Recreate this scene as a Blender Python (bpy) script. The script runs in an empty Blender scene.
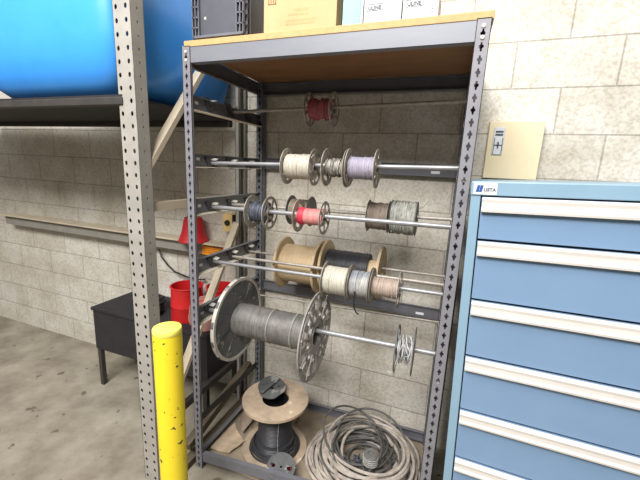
import bpy, bmesh, math, random
from mathutils import Vector, Matrix, Euler
random.seed(11)
PI = math.pi
scene = bpy.context.scene
col = scene.collection

# ------------------------------------------------------------------ materials
def lin(c):
    return tuple(((v/255)/12.92 if v/255 <= .04045 else ((v/255+.055)/1.055)**2.4) for v in c) + (1,)

def mat(name, c, rough=.6, metal=0., c2=None, scale=8., amt=.5, bump=0., bscale=60., spots=None, spot_scale=20., spot_t=.68, coat=0, stretch=None):
    m = bpy.data.materials.new(name); m.use_nodes = True
    nt = m.node_tree; b = nt.nodes['Principled BSDF']
    b.inputs['Roughness'].default_value = rough
    b.inputs['Metallic'].default_value = metal
    b.inputs['Coat Weight'].default_value = coat
    tc = nt.nodes.new('ShaderNodeTexCoord')
    src = tc.outputs['Object']
    if stretch:
        mp = nt.nodes.new('ShaderNodeMapping'); mp.inputs['Scale'].default_value = stretch
        nt.links.new(src, mp.inputs['Vector']); src = mp.outputs['Vector']
    n = nt.nodes.new('ShaderNodeTexNoise'); n.inputs['Scale'].default_value = scale
    n.inputs['Detail'].default_value = 6; n.inputs['Roughness'].default_value = .65
    nt.links.new(src, n.inputs['Vector'])
    r = nt.nodes.new('ShaderNodeValToRGB')
    r.color_ramp.elements[0].position = .5-.25/max(amt, .01)*.5 if amt else 0
    r.color_ramp.elements[1].position = min(1, .5+.25/max(amt, .01)*.5)
    if c2 is None: c2 = tuple(v*.82 for v in c)
    r.color_ramp.elements[0].color = lin(c2); r.color_ramp.elements[1].color = lin(c)
    nt.links.new(n.outputs['Fac'], r.inputs['Fac'])
    out = r.outputs['Color']
    if spots:
        n2 = nt.nodes.new('ShaderNodeTexNoise'); n2.inputs['Scale'].default_value = spot_scale
        n2.inputs['Detail'].default_value = 3
        nt.links.new(src, n2.inputs['Vector'])
        g = nt.nodes.new('ShaderNodeValToRGB')
        g.color_ramp.elements[0].position = spot_t; g.color_ramp.elements[1].position = spot_t+.03
        nt.links.new(n2.outputs['Fac'], g.inputs['Fac'])
        mx = nt.nodes.new('ShaderNodeMix'); mx.data_type = 'RGBA'
        nt.links.new(g.outputs['Color'], mx.inputs['Factor'])
        nt.links.new(out, mx.inputs['A']); mx.inputs['B'].default_value = lin(spots)
        out = mx.outputs['Result']
    nt.links.new(out, b.inputs['Base Color'])
    if bump:
        nb = nt.nodes.new('ShaderNodeTexNoise'); nb.inputs['Scale'].default_value = bscale; nb.inputs['Detail'].default_value = 5
        nt.links.new(tc.outputs['Object'], nb.inputs['Vector'])
        bp = nt.nodes.new('ShaderNodeBump'); bp.inputs['Strength'].default_value = bump; bp.inputs['Distance'].default_value = .01
        nt.links.new(nb.outputs['Fac'], bp.inputs['Height']); nt.links.new(bp.outputs['Normal'], b.inputs['Normal'])
    return m

M = {}
M['post'] = mat('grey_painted_steel', (133, 132, 137), .5, .1, (117, 115, 121), 14, .5, spots=(83, 80, 80), spot_scale=70, spot_t=.70)
M['postdark'] = mat('dusty_steel', (123, 125, 129), .6, .2, (90, 92, 99), 60, .8, spots=(161, 161, 158), spot_scale=120, spot_t=.62)
M['beam'] = mat('beam_steel', (126, 128, 134), .45, .15, (116, 117, 125), 6, .5, stretch=(.5, 3, 3))
M['darkbeam'] = mat('slate_steel', (113, 113, 119), .55, .1, (96, 96, 101), 8, .5)
M['arm'] = mat('arm_steel', (126, 128, 131), .5, .15, (106, 108, 113), 12, .5)
M['bracket'] = mat('dark_bracket', (92, 90, 92), .5, .3, (66, 64, 66), 15)
M['clip'] = mat('pale_clip', (199, 195, 185), .5, 0, (176, 172, 162), 20)
M['lip'] = mat('pale_lip', (235, 224, 204), .6, 0, (208, 196, 178), 20)  # paler tone than the arm steel
M['sticker'] = mat('sticker_white', (237, 239, 241), .5, 0, (224, 227, 229), 20)
M['rod'] = mat('steel_rod', (160, 160, 163), .4, .35, (129, 129, 131), 30, .5, stretch=(1, 1, 1))
M['roddull'] = mat('dull_rod', (186, 179, 169), .5, .3, (138, 132, 124), 30)
M['galv'] = mat('galvanised', (174, 170, 163), .45, .3, (130, 125, 119), 22, .7)
M['tin'] = mat('dusty_tin', (176, 168, 157), .55, .15, (125, 118, 106), 30, .8)
M['tingrey'] = mat('grey_tin', (123, 122, 119), .55, .15, (87, 87, 86), 26, .8)
M['bigflange'] = mat('grey_drum_plastic', (100, 102, 102), .55, .1, (68, 70, 71), 9, .9, spots=(136, 134, 129), spot_scale=26, spot_t=.6)
M['bigrim'] = mat('drum_rim', (197, 192, 182), .55, .1, (155, 151, 143), 14, .6)
M['leadwire'] = mat('grey_lead_wire', (129, 125, 120), .5, .2, (98, 96, 94), 18, .7)
M['cream'] = mat('cream_wire', (199, 192, 179), .7, 0, (172, 165, 150), 25)
M['creamw'] = mat('ivory_wire', (199, 194, 180), .6, 0, (173, 168, 154), 25)
M['lav'] = mat('lavender_wire', (167, 162, 176), .7, 0, (141, 134, 149), 25)
M['redw'] = mat('dusty_red_wire', (186, 97, 106), .7, 0, (144, 84, 87), 25, .8)
M['pink'] = mat('salmon_wire', (203, 140, 135), .7, 0, (191, 110, 111), 9, 1.)
M['redcore'] = mat('red_wire', (216, 50, 74), .6, 0, (180, 34, 56), 25)
M['bluegrey'] = mat('slate_wire', (92, 98, 110), .55, 0, (56, 60, 70), 30, .8)
M['blacktan'] = mat('black_white_wire', (176, 170, 158), .6, 0, (46, 46, 46), 60, 1.2, stretch=(3, .4, .4))
M['bluewhite'] = mat('bluish_white_wire', (177, 175, 169), .6, 0, (103, 110, 126), 7, 1.)
M['beige'] = mat('beige_wire', (178, 162, 148), .6, 0, (146, 129, 116), 20)
M['olive'] = mat('drab_wire', (150, 140, 122), .7, 0, (110, 102, 88), 20)
M['brownw'] = mat('taupe_wire', (144, 131, 119), .7, 0, (114, 102, 91), 14, .8)
M['whitew'] = mat('pale_grey_wire', (175, 174, 165), .55, 0, (129, 129, 122), 30, .8)
M['black'] = mat('black_rubber', (40, 40, 42), .5, 0, (26, 26, 28), 30)
M['blackw'] = mat('black_wire', (58, 58, 62), .45, 0, (38, 38, 42), 40)
M['ply'] = mat('plywood_reel', (210, 188, 152), .6, 0, (185, 162, 128), 12, .6, stretch=(2, .5, 2))
M['plydusty'] = mat('dusty_reel_board', (187, 165, 139), .7, 0, (145, 130, 113), 7, .9, spots=(206, 196, 178), spot_scale=7, spot_t=.63)
M['tanw'] = mat('tan_winding', (207, 185, 148), .6, 0, (186, 163, 129), 30, stretch=(4, .5, .5))
M['cable'] = mat('grey_cable', (186, 176, 164), .6, 0, (142, 132, 122), 16, .8)
M['cabled'] = mat('dark_cable', (97, 94, 90), .55, 0, (63, 61, 59), 16, .8)
M['whitecable'] = mat('white_flex', (200, 200, 198), .5, 0, (163, 163, 162), 30)
M['yellow'] = mat('safety_yellow', (244, 220, 44), .5, 0, (232, 204, 36), 6, .4, spots=(64, 58, 44), spot_scale=38, spot_t=.655)
M['cream_post'] = mat('cream_rack', (165, 160, 151), .55, 0, (144, 141, 134), 10, .5)
M['cream_brace'] = mat('cream_brace', (204, 191, 167), .55, 0, (186, 173, 151), 10, .5)
M['blue_tank'] = mat('blue_plastic', (70, 160, 246), .35, 0, (58, 148, 240), 5, .4, coat=.1)
M['mdf'] = mat('particle_board', (194, 159, 107), .65, 0, (180, 143, 93), 40, .6)
M['card'] = mat('cardboard', (196, 164, 121), .75, 0, (186, 152, 109), 10, .5)
M['cardmark'] = mat('carton_print', (150, 104, 56), .7)
M['paperblue'] = mat('pale_blue_card', (132, 188, 202), .6, 0, (150, 195, 206), 5, .6)
M['white'] = mat('white_carton', (205, 205, 205), .6, 0, (195, 195, 197), 10)
M['ink'] = mat('ink_grey', (70, 74, 82), .6)
M['inkl'] = mat('ink_pale', (170, 172, 180), .6)
M['crate'] = mat('grey_crate_plastic', (78, 80, 88), .5, 0, (66, 68, 76), 14)
M['cratelight'] = mat('crate_edge', (106, 108, 116), .5, 0, (90, 92, 100), 14)
M['cab'] = mat('cabinet_frame_blue', (133, 162, 180), .4, 0, (123, 151, 171), 5, .4)
M['drawer'] = mat('drawer_blue', (118, 146, 175), .38, 0, (111, 137, 167), 4, .4)
M['pull'] = mat('ivory_pull', (222, 217, 210), .4, 0, (210, 204, 197), 10)
M['logo'] = mat('logo_blue', (30, 84, 160), .5)
M['logotext'] = mat('logo_grey', (90, 94, 112), .5)
M['panelcream'] = mat('cream_panel', (221, 206, 171), .6, 0, (211, 195, 158), 6, .4)
M['orange'] = mat('orange_label', (244, 158, 34), .6, 0, (232, 142, 28), 12)
M['orangeink'] = mat('label_ink', (150, 80, 20), .6)
M['redpl'] = mat('red_plastic', (214, 38, 40), .45, 0, (190, 28, 32), 8, .5)
M['redshade'] = mat('red_enamel', (196, 36, 44), .5, 0, (164, 28, 34), 8, .5)
M['yellowbox'] = mat('cream_yellow_box', (234, 206, 140), .6, 0, (220, 190, 126), 12)
M['channel'] = mat('grey_trunking', (150, 146, 137), .6, 0, (129, 125, 118), 10)
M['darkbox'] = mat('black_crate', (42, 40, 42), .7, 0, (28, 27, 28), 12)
M['darksteel'] = mat('dark_steel', (75, 71, 68), .6, .2, (51, 48, 44), 12)
M['timber'] = mat('weathered_timber', (101, 90, 72), .8, 0, (72, 63, 49), 8, .8, stretch=(4, .5, 4))
M['palestrip'] = mat('pale_strip', (214, 214, 192), .7, 0, (190, 190, 168), 10)
M['brownpaper'] = mat('dusty_paper', (198, 176, 148), .85, 0, (160, 142, 120), 12, .8, bump=.3, bscale=30)
M['duct'] = mat('clear_plastic', (196, 150, 140), .4, 0, (180, 120, 110), 12)

# block wall
def wall_mat():
    m = bpy.data.materials.new('concrete_block'); m.use_nodes = True
    nt = m.node_tree; b = nt.nodes['Principled BSDF']; b.inputs['Roughness'].default_value = .9
    L = nt.links.new
    tc = nt.nodes.new('ShaderNodeTexCoord'); sp = nt.nodes.new('ShaderNodeSeparateXYZ'); L(tc.outputs['Object'], sp.inputs[0])
    cb = nt.nodes.new('ShaderNodeCombineXYZ')
    ax = nt.nodes.new('ShaderNodeMath'); ax.operation = 'ADD'; ax.inputs[1].default_value = BX; L(sp.outputs['X'], ax.inputs[0])
    az = nt.nodes.new('ShaderNodeMath'); az.operation = 'ADD'; az.inputs[1].default_value = BZ; L(sp.outputs['Z'], az.inputs[0])
    L(ax.outputs[0], cb.inputs['X']); L(az.outputs[0], cb.inputs['Y'])
    br = nt.nodes.new('ShaderNodeTexBrick')
    br.offset = .5; br.squash = 1
    br.inputs['Scale'].default_value = 1; br.inputs['Brick Width'].default_value = .419; br.inputs['Row Height'].default_value = .2095
    br.inputs['Mortar Size'].default_value = .006; br.inputs['Mortar Smooth'].default_value = .9; br.inputs['Bias'].default_value = 0
    br.inputs['Color1'].default_value = lin((217, 213, 203)); br.inputs['Color2'].default_value = lin((209, 204, 194))
    br.inputs['Mortar'].default_value = lin((176, 171, 162))
    L(cb.outputs[0], br.inputs['Vector'])
    n = nt.nodes.new('ShaderNodeTexNoise'); n.inputs['Scale'].default_value = 3.5; n.inputs['Detail'].default_value = 8; n.inputs['Roughness'].default_value = .7
    L(tc.outputs['Object'], n.inputs['Vector'])
    r = nt.nodes.new('ShaderNodeValToRGB'); r.color_ramp.elements[0].position = .3; r.color_ramp.elements[1].position = .62
    r.color_ramp.elements[0].color = lin((220, 214, 204)); r.color_ramp.elements[1].color = (1, 1, 1, 1)
    L(n.outputs['Fac'], r.inputs['Fac'])
    n2 = nt.nodes.new('ShaderNodeTexNoise'); n2.inputs['Scale'].default_value = 70; n2.inputs['Detail'].default_value = 4
    L(tc.outputs['Object'], n2.inputs['Vector'])
    r2 = nt.nodes.new('ShaderNodeValToRGB'); r2.color_ramp.elements[0].position = .36; r2.color_ramp.elements[1].position = .56
    r2.color_ramp.elements[0].color = lin((232, 230, 224)); r2.color_ramp.elements[1].color = (1, 1, 1, 1)
    L(n2.outputs['Fac'], r2.inputs['Fac'])
    mx = nt.nodes.new('ShaderNodeMix'); mx.data_type = 'RGBA'; mx.blend_type = 'MULTIPLY'; mx.inputs['Factor'].default_value = 1
    L(br.outputs['Color'], mx.inputs['A']); L(r.outputs['Color'], mx.inputs['B'])
    mx2 = nt.nodes.new('ShaderNodeMix'); mx2.data_type = 'RGBA'; mx2.blend_type = 'MULTIPLY'; mx2.inputs['Factor'].default_value = 1
    L(mx.outputs['Result'], mx2.inputs['A']); L(r2.outputs['Color'], mx2.inputs['B'])
    L(mx2.outputs['Result'], b.inputs['Base Color'])
    mh = nt.nodes.new('ShaderNodeMath'); mh.operation = 'MULTIPLY_ADD'; mh.inputs[1].default_value = -1.6
    L(br.outputs['Fac'], mh.inputs[0]); L(n2.outputs['Fac'], mh.inputs[2])
    bp = nt.nodes.new('ShaderNodeBump'); bp.inputs['Strength'].default_value = .35; bp.inputs['Distance'].default_value = .005
    L(mh.outputs[0], bp.inputs['Height']); L(bp.outputs['Normal'], b.inputs['Normal'])
    return m
# row boundaries at z = .196 + .2095 k; joints at x = .54 in the even rows
BZ = -.196 + .2095*40; BX = -.121 + .419*40
M['wall'] = wall_mat()
M['floor'] = mat('concrete_floor', (155, 148, 132), .85, 0, (116, 107, 92), 3.2, .8, bump=.15, bscale=40, spots=(99, 89, 74), spot_scale=9, spot_t=.66)
M['deck'] = mat('dusty_deck', (152, 138, 118), .85, 0, (120, 107, 91), 5, .9, spots=(96, 84, 71), spot_scale=14, spot_t=.66)

# ------------------------------------------------------------------ helpers
def tag(o, label=None, cat=None, group=None, kind=None):
    if label: o['label'] = label
    if cat: o['category'] = cat
    if group: o['group'] = group
    if kind: o['kind'] = kind
    return o

def thing(name, label, cat, loc=(0, 0, 0), rot=(0, 0, 0), group=None):
    o = bpy.data.objects.new(name, None); col.objects.link(o)
    o.empty_display_size = .05
    o.location = loc; o.rotation_euler = rot
    return tag(o, label, cat, group)

def obj(name, bm, m, parent=None, smooth=True, label=None, loc=None, rot=None):
    bmesh.ops.recalc_face_normals(bm, faces=bm.faces)
    me = bpy.data.meshes.new(name); bm.to_mesh(me); bm.free()
    me.materials.append(m)
    if smooth:
        for p in me.polygons: p.use_smooth = True
        me.set_sharp_from_angle(angle=math.radians(38))
    o = bpy.data.objects.new(name, me); col.objects.link(o)
    if parent: o.parent = parent
    if loc: o.location = loc
    if rot: o.rotation_euler = rot
    if label: o['label'] = label
    return o

def B(): return bmesh.new()

def box(bm, lo, hi, bev=0., rot=None, piv=None):
    lo = Vector(lo); hi = Vector(hi); c = (lo+hi)/2; s = hi-lo
    r = bmesh.ops.create_cube(bm, size=1)
    vs = r['verts']
    bmesh.ops.scale(bm, verts=vs, vec=s); bmesh.ops.translate(bm, verts=vs, vec=c)
    if bev:
        es = list({e for v in vs for e in v.link_edges})
        rr = bmesh.ops.bevel(bm, geom=es, offset=bev, segments=2, affect='EDGES', profile=.5)
        vs = list({v for f in rr['faces'] for v in f.verts} | {v for v in vs if v.is_valid})
    if rot:
        bmesh.ops.rotate(bm, verts=vs, cent=Vector(piv) if piv else c, matrix=Euler(rot).to_matrix())
    return vs

def bar(bm, p0, p1, w, h, up=(0, 0, 1), bev=0):
    p0 = Vector(p0); p1 = Vector(p1); d = (p1-p0); L = d.length; d.normalize()
    s = d.cross(Vector(up)).normalized(); u = s.cross(d)
    vs = box(bm, (-w/2, 0, -h/2), (w/2, L, h/2), bev)
    mt = Matrix((s, d, u)).transposed()
    bmesh.ops.transform(bm, verts=vs, matrix=Matrix.Translation(p0) @ mt.to_4x4())
    return vs

def tube(bm, pts, r, n=8, closed=False, caps=True):
    pts = [Vector(p) for p in pts]; N = len(pts); rings = []
    prev = None
    for i, p in enumerate(pts):
        if closed: t = pts[(i+1) % N]-pts[i-1]
        else: t = pts[min(i+1, N-1)]-pts[max(i-1, 0)]
        if t.length < 1e-9: t = Vector((1, 0, 0))
        t.normalize()
        if prev is None:
            a = Vector((0, 0, 1)) if abs(t.z) < .9 else Vector((1, 0, 0))
            s = t.cross(a).normalized()
        else:
            s = prev - t*prev.dot(t)
            if s.length < 1e-6: s = t.cross(Vector((0, 0, 1)))
            s.normalize()
        prev = s; u = t.cross(s)
        rings.append([bm.verts.new(p+(s*math.cos(2*PI*k/n)+u*math.sin(2*PI*k/n))*r) for k in range(n)])
    for i in range(N if closed else N-1):
        a, b = rings[i], rings[(i+1) % N]
        for k in range(n): bm.faces.new((a[k], a[(k+1) % n], b[(k+1) % n], b[k]))
    if caps and not closed:
        bm.faces.new(rings[0][::-1]); bm.faces.new(rings[-1])

def lathe(bm, prof, n=40, axis='x', closed=False, c=(0, 0, 0)):
    """prof: (along, radius) pairs"""
    rings = []
    for (a, r) in prof:
        ring = []
        for k in range(n):
            t = 2*PI*k/n; p, q = r*math.cos(t), r*math.sin(t)
            v = (a, p, q) if axis == 'x' else (p, q, a)
            ring.append(bm.verts.new(Vector(v)+Vector(c)))
        rings.append(ring)
    m = len(rings)
    for i in range(m if closed else m-1):
        a, b = rings[i], rings[(i+1) % m]
        for k in range(n): bm.faces.new((a[k], a[(k+1) % n], b[(k+1) % n], b[k]))
    return rings

def plate(bm, outer, holes, th, mtx):
    """flat plate with real holes; outer/holes lists of (u,v); thickness along local w"""
    b2 = bmesh.new(); es = []
    for loop in [outer]+holes:
        vs = [b2.verts.new((u, v, 0)) for u, v in loop]
        for i in range(len(vs)): es.append(b2.edges.new((vs[i], vs[(i+1) % len(vs)])))
    bmesh.ops.triangle_fill(b2, edges=es, use_beauty=True, use_dissolve=False)
    ext = bmesh.ops.extrude_face_region(b2, geom=list(b2.faces))
    bmesh.ops.translate(b2, verts=[g for g in ext['geom'] if isinstance(g, bmesh.types.BMVert)], vec=(0, 0, th))
    bmesh.ops.transform(b2, verts=b2.verts, matrix=mtx)
    bmesh.ops.recalc_face_normals(b2, faces=b2.faces)
    me = bpy.data.meshes.new('tmp'); b2.to_mesh(me); b2.free(); bm.from_mesh(me); bpy.data.meshes.remove(me)

def circle(r, n=40, c=(0, 0)): return [(c[0]+r*math.cos(2*PI*k/n), c[1]+r*math.sin(2*PI*k/n)) for k in range(n)]
def sector(r0, r1, a0, a1, n=5):
    o = [(r1*math.cos(a0+(a1-a0)*k/n), r1*math.sin(a0+(a1-a0)*k/n)) for k in range(n+1)]
    o += [(r0*math.cos(a1-(a1-a0)*k/n), r0*math.sin(a1-(a1-a0)*k/n)) for k in range(n+1)]
    return o
XM = Matrix(((0, 0, 1, 0), (1, 0, 0, 0), (0, 1, 0, 0), (0, 0, 0, 1)))   # plate uv -> yz, thickness along x

# ------------------------------------------------------------------ setting
bm = B(); box(bm, (-6, .69, -.02), (5, .89, 4.2)); tag(obj('wall_back', bm, M['wall'], None, False), kind='structure')
bm = B(); box(bm, (-6, -6, -.12), (5, .69, 0)); tag(obj('floor', bm, M['floor'], None, False), kind='structure')

# ------------------------------------------------------------------ rack
W, D, H, PW = 1.22, .664, 2.155, .044
rack = thing('shelving_rack', 'tall grey slotted steel rack holding wire reels on rods against block wall', 'rack')

def keyhole(s=1.):
    # teardrop slot: round head over a narrow stem
    return [(-.0022*s, -.010*s), (.0022*s, -.010*s), (.0024*s, -.004*s), (.0058*s, -.001*s), (.0058*s, .003*s), (.0026*s, .005*s), (.002*s, .010*s), (-.002*s, .010*s), (-.0026*s, .005*s), (-.0058*s, .003*s), (-.0058*s, -.001*s), (-.0024*s, -.004*s)]

def slotted(bm, w, z0, z1, pitch, hole, mtx, first=None, us=(0,)):
    z = z0
    while z < z1-1e-6:
        ze = min(z+pitch, z1)
        outer = [(-w/2, z), (w/2, z), (w/2, ze), (-w/2, ze)]
        hs = []
        if hole and ze-z > pitch*.95:
            for u0 in us: hs.append([(u0+u, (z+ze)/2+v) for u, v in hole])
        plate(bm, outer, hs, .002, mtx)
        z = ze

def rack_post(x0, y0, sx, sy, m, dp=.04):
    """corner at x0,y0, front leg towards sx, side leg towards sy, closed into a box section to darken the slots"""
    bm = B()
    xa, xb = sorted((x0, x0+sx*PW)); ya, yb = sorted((y0, y0+sy*dp))
    hole = keyhole(1.32)
    # face looking to the camera side (-y)
    mx = Matrix.Translation(((xa+xb)/2, ya, 0)) @ Matrix(((1, 0, 0, 0), (0, 0, 1, 0), (0, 1, 0, 0), (0, 0, 0, 1)))
    slotted(bm, PW, 0, H, .0387, hole, mx)
    # side faces
    for xs in (xa, xb-.002):
        mx = Matrix.Translation((xs, (ya+yb)/2, 0)) @ Matrix(((0, 0, 1, 0), (1, 0, 0, 0), (0, 1, 0, 0), (0, 0, 0, 1)))
        slotted(bm, dp, 0, H, .0387*6, [], mx)
    box(bm, (xa, yb-.002, 0), (xb, yb, H))  # back plate added behind the slots to keep them dark
    return obj('post', bm, m, rack, False)
pA = rack_post(0, 0, 1, 1, M['post'], .013); pB = rack_post(W, 0, -1, 1, M['post'], .045)
pC = rack_post(0, D, 1, -1, M['postdark']); pD = rack_post(W, D, -1, -1, M['postdark'])
# rivet heads near the top
for (x, p) in ((.022, pA), (W-.022, pB)):
    for z in (2.132, 2.098):
        bm = B(); lathe(bm, [(0, .0001), (.001, .004), (0.0, .0066), (-.002, .0066)], 12, 'x')
        bmesh.ops.rotate(bm, verts=bm.verts, matrix=Euler((0, 0, -PI/2)).to_matrix())
        bmesh.ops.translate(bm, verts=bm.verts, vec=(x, -.003, z))
        obj('rivet', bm, M['clip'], p)

def cbeam(name, p0, p1, h, face, m, lipw=.02, parent=rack):
    """horizontal channel: web of height h at the given side, lips top and bottom; face = direction (y) the lips run"""
    bm = B(); p0 = Vector(p0); p1 = Vector(p1)
    t = .003
    up = Vector((0, 0, 1)); d = (p1-p0).normalized(); s = d.cross(up).normalized()
    if s.dot(Vector(face)) < 0: s = -s
    bar(bm, p0+up*h/2, p1+up*h/2, t, h)
    for zz in (t/2, h-t/2): bar(bm, p0+up*zz+s*lipw/2, p1+up*zz+s*lipw/2, lipw, t)
    return obj(name, bm, m, parent, False)
cbeam('beam', (PW, .004, 2.088), (W-PW, .004, 2.088), .062, (0, 1, 0), M['beam'], .035)
cbeam('beam', (PW, D-.004, 2.078), (W-PW, D-.004, 2.078), .066, (0, -1, 0), M['darkbeam'], .03)
cbeam('beam', (PW, D-.004, 1.648), (W-PW, D-.004, 1.648), .064, (0, -1, 0), M['darkbeam'], .012)
b5 = cbeam('beam', (PW, D-.004, .846), (W-PW, D-.004, .85), .064, (0, -1, 0), M['darkbeam'], .012)
cbeam('beam', (PW, D-.004, -.012+.03), (W-PW, D-.004, .05), .058, (0, -1, 0), M['darkbeam'], .02)
cbeam('beam', (PW, .004, .045), (W-PW, .004, .165), .052, (0, 1, 0), M['darkbeam'], .022)
# side beams
for x, s in ((.004, 1), (W-.004, -1)):
    cbeam('side_beam', (x, .0135, 2.078), (x, D-.04, 2.078), .066, (s, 0, 0), M['darkbeam'], .02)
    cbeam('side_beam', (x, .0135, .02), (x, D-.04, .02), .06, (s, 0, 0), M['darkbeam'], .025)
arms = [(1.900, 1.963), (1.646, 1.706), (1.420, 1.494), (1.116, 1.192), (.852, .936)]
sl = [(.36,), (.17, .36, .545), (.17, .345, .535), (.17, .345, .52), (.13, .345)]
RODZ = [1.945, 1.667, 1.444, 1.152, .905]
for x, s in ((.0045, 1), (W-.0045, -1)):
    for (z0, z1), ys, rz in zip(arms, sl, RODZ):
        bm = B()
        bar(bm, (x, .0135, (z0+z1)/2), (x, D-.04, (z0+z1)/2), .003, z1-z0)
        bar(bm, (x+s*.01, .0135, z1-.0015), (x+s*.01, D-.04, z1-.0015), .02, .003)
        a = obj('rod_arm', bm, M['arm'], rack, False)
        bm = B(); bar(bm, (x+s*.018, .0135, z0-.002), (x+s*.018, D-.04, z0-.002), .036, .004)
        obj('bottom_lip', bm, M['lip'], a, False, label='pale bottom lip')
        bm = B(); box(bm, (x+s*.0018-.0004, .066, z0+.03), (x+s*.0018+.0008, .09, z0+.044)); obj('sticker', bm, M['sticker'], a, False, label='small white sticker')
        for y in (.17, .345, .52):
            # J hook: slanted plate with an upturned seat for the rod
            bm = B()
            zt = rz+.016; zb = rz-.03
            prof = [(-.05, zt+.012), (-.012, zt+.012), (-.011, rz-.012), (.011, rz-.013), (.013, rz-.002), (.022, rz-.002), (.020, zb), (-.016, zb)]
            mx = Matrix.Translation((x+s*.003 if s > 0 else x-.012, y if y != .17 or rz > .95 else .13, 0)) @ Matrix(((0, 0, 1, 0), (1, 0, 0, 0), (0, 1, 0, 0), (0, 0, 0, 1)))
            plate(bm, prof, [], .009, mx)
            br = obj('rod_hook', bm, M['bracket'], a, False, label='dark steel hook carrying a rod')
            if s > 0:
                yy = y if y != .17 or rz > .95 else .13
                bm = B(); box(bm, (x+.012, yy-.012, rz+.016), (x+.042, yy+.012, rz+.019), rot=(.35, .1, 0))
                obj('keeper_clip', bm, M['clip'], br, False, label='pale keeper clip')
for bz, yy in ((1.655, .1), (.853, .1)):
    bm = B(); box(bm, (1.05, D-.0075, bz+.008), (1.095, D-.0062, bz+.022)); obj('sticker', bm, M['sticker'], rack, False, label='small white sticker')
# bottom tray
bm = B(); box(bm, (.006, .03, .028), (W-.006, D-.03, .042)); obj('bottom_deck', bm, M['deck'], rack, False, label='dusty tan bottom deck board')
# top board
bm = B(); box(bm, (.012, 0, 2.1505), (W+.006, D-.002, 2.1745), .0015)
pbd = tag(obj('particle_board', bm, M['mdf'], None, False), 'tan particle board laid across the top of the grey rack', 'board')
bm = B(); box(bm, (.036, .042, 2.1488), (W-.036, D-.042, 2.1503)); obj('underside', bm, mat('shaded_board_brown', (150, 108, 72), .7, 0, (128, 90, 58), 5, .6, stretch=(1, 3, 1)), pbd, False, label='board underside with shade put into its brown')  # sheet added under the board; its darker brown carries the shade there

# ------------------------------------------------------------------ rods
def rod(z0, z1, y, r, m, label, x0=.012, x1=W-.012):
    bm = B(); tube(bm, [(x0, y, z0), (x1, y, z1)], r, 14)
    return tag(obj('steel_rod', bm, m), label, 'rod', 'rods across the rack')
rod(1.94, 1.973, .36, .0085, M['roddull'], 'thin dull rod across top of rack carrying only the dusty red reel')
rod(1.666, 1.691, .17, .0095, M['rod'], 'bright steel rod carrying the cream and lavender wire reels')
rod(1.444, 1.457, .17, .0105, M['rod'], 'thick shiny rod through slate-grey and salmon pink reels')
rod(1.443, 1.467, .345, .0085, M['roddull'], 'dull rod behind the thick shiny one, carrying pale grey tangled wire reel')
rod(1.152, 1.170, .17, .009, M['rod'], 'steel rod through the ivory, bluish and beige reels in front of plywood reels')
rod(1.139, 1.157, .345, .008, M['roddull'], 'bare dull rod running between the plywood reels and front ivory reels')
rod(1.133, 1.149, .52, .0075, M['roddull'], 'rearmost rod running through the two tan plywood reels')
rod(.852, .895, .52, .006, M['roddull'], 'thin bare rod behind the huge grey drum, just below the slate beam')
rod(.890, .916, .13, .0115, M['rod'], 'thick rod through the huge grey drum and small white wire reel')

# ------------------------------------------------------------------ reels
def flange(kind, R, rb, th, x, n=0, a0=0.):
    bm = B(); N = 44
    out = circle(R*.985, N)
    hs = [circle(rb, 20)]
    if kind == 'petal':        # stamped tin with long openings
        for k in range(6):
            a = a0+2*PI*k/6; hs.append(sector(R*.40, R*.84, a+.17, a+2*PI/6-.17))
    elif kind == 'round':
        for k in range(6):
            a = a0+2*PI*k/6; hs.append([(R*.66*math.cos(a)+p, R*.66*math.sin(a)+q) for p, q in circle(R*.15, 12)])
    elif kind == 'slot':
        for k in range(4):
            a = a0+2*PI*k/4; hs.append(sector(R*.45, R*.72, a+.35, a+PI/2-.35))
    elif kind == 'drum':
        for k in range(10):
            a = a0+2*PI*k/10; hs.append(sector(R*.66, R*.88, a+.10, a+2*PI/10-.10))
            hs.append([(R*.50*math.cos(a)+p, R*.50*math.sin(a)+q) for p, q in circle(R*.085, 10)]) if k % 2 == 0 else None
            if k % 2: hs.append([(R*.52*math.cos(a)+p, R*.52*math.sin(a)+q) for p, q in circle(R*.10, 10)])
    plate(bm, out, hs, th, Matrix.Translation((x-th/2, 0, 0)) @ XM)
    # rolled rim
    rr = max(.0018, R*.022) if kind != 'solid' else R*.014
    lathe(bm, [(x+rr*math.cos(t), R+rr*math.sin(t)) for t in [2*PI*k/8 for k in range(8)]], N, 'x', True)
    if kind in ('petal', 'round', 'slot'):
        r2 = R*.30
        lathe(bm, [(x+rr*math.cos(t)*1.4, r2+rr*math.sin(t)) for t in [2*PI*k/8 for k in range(8)]], 28, 'x', True)
    return bm

def winding(x0, x1, R, d, rough=0., seed=0, ends=True):
    """turns of wire as a ridged body of revolution, slightly uneven"""
    rnd = random.Random(seed); bm = B(); n = max(3, int((x1-x0)/d)); prof = [(x0, R*.5)]
    for i in range(n):
        xa = x0+(x1-x0)*i/n; xb = x0+(x1-x0)*(i+1)/n
        rr = R*(1-rough*rnd.random())
        for f, h in ((.0, -.35), (.2, -.05), (.5, 0), (.8, -.05)): prof.append((xa+(xb-xa)*f, rr+h*d))
    prof.append((x1, R*.97)); prof.append((x1, R*.5))
    lathe(bm, prof, 32, 'x')
    return bm

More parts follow.
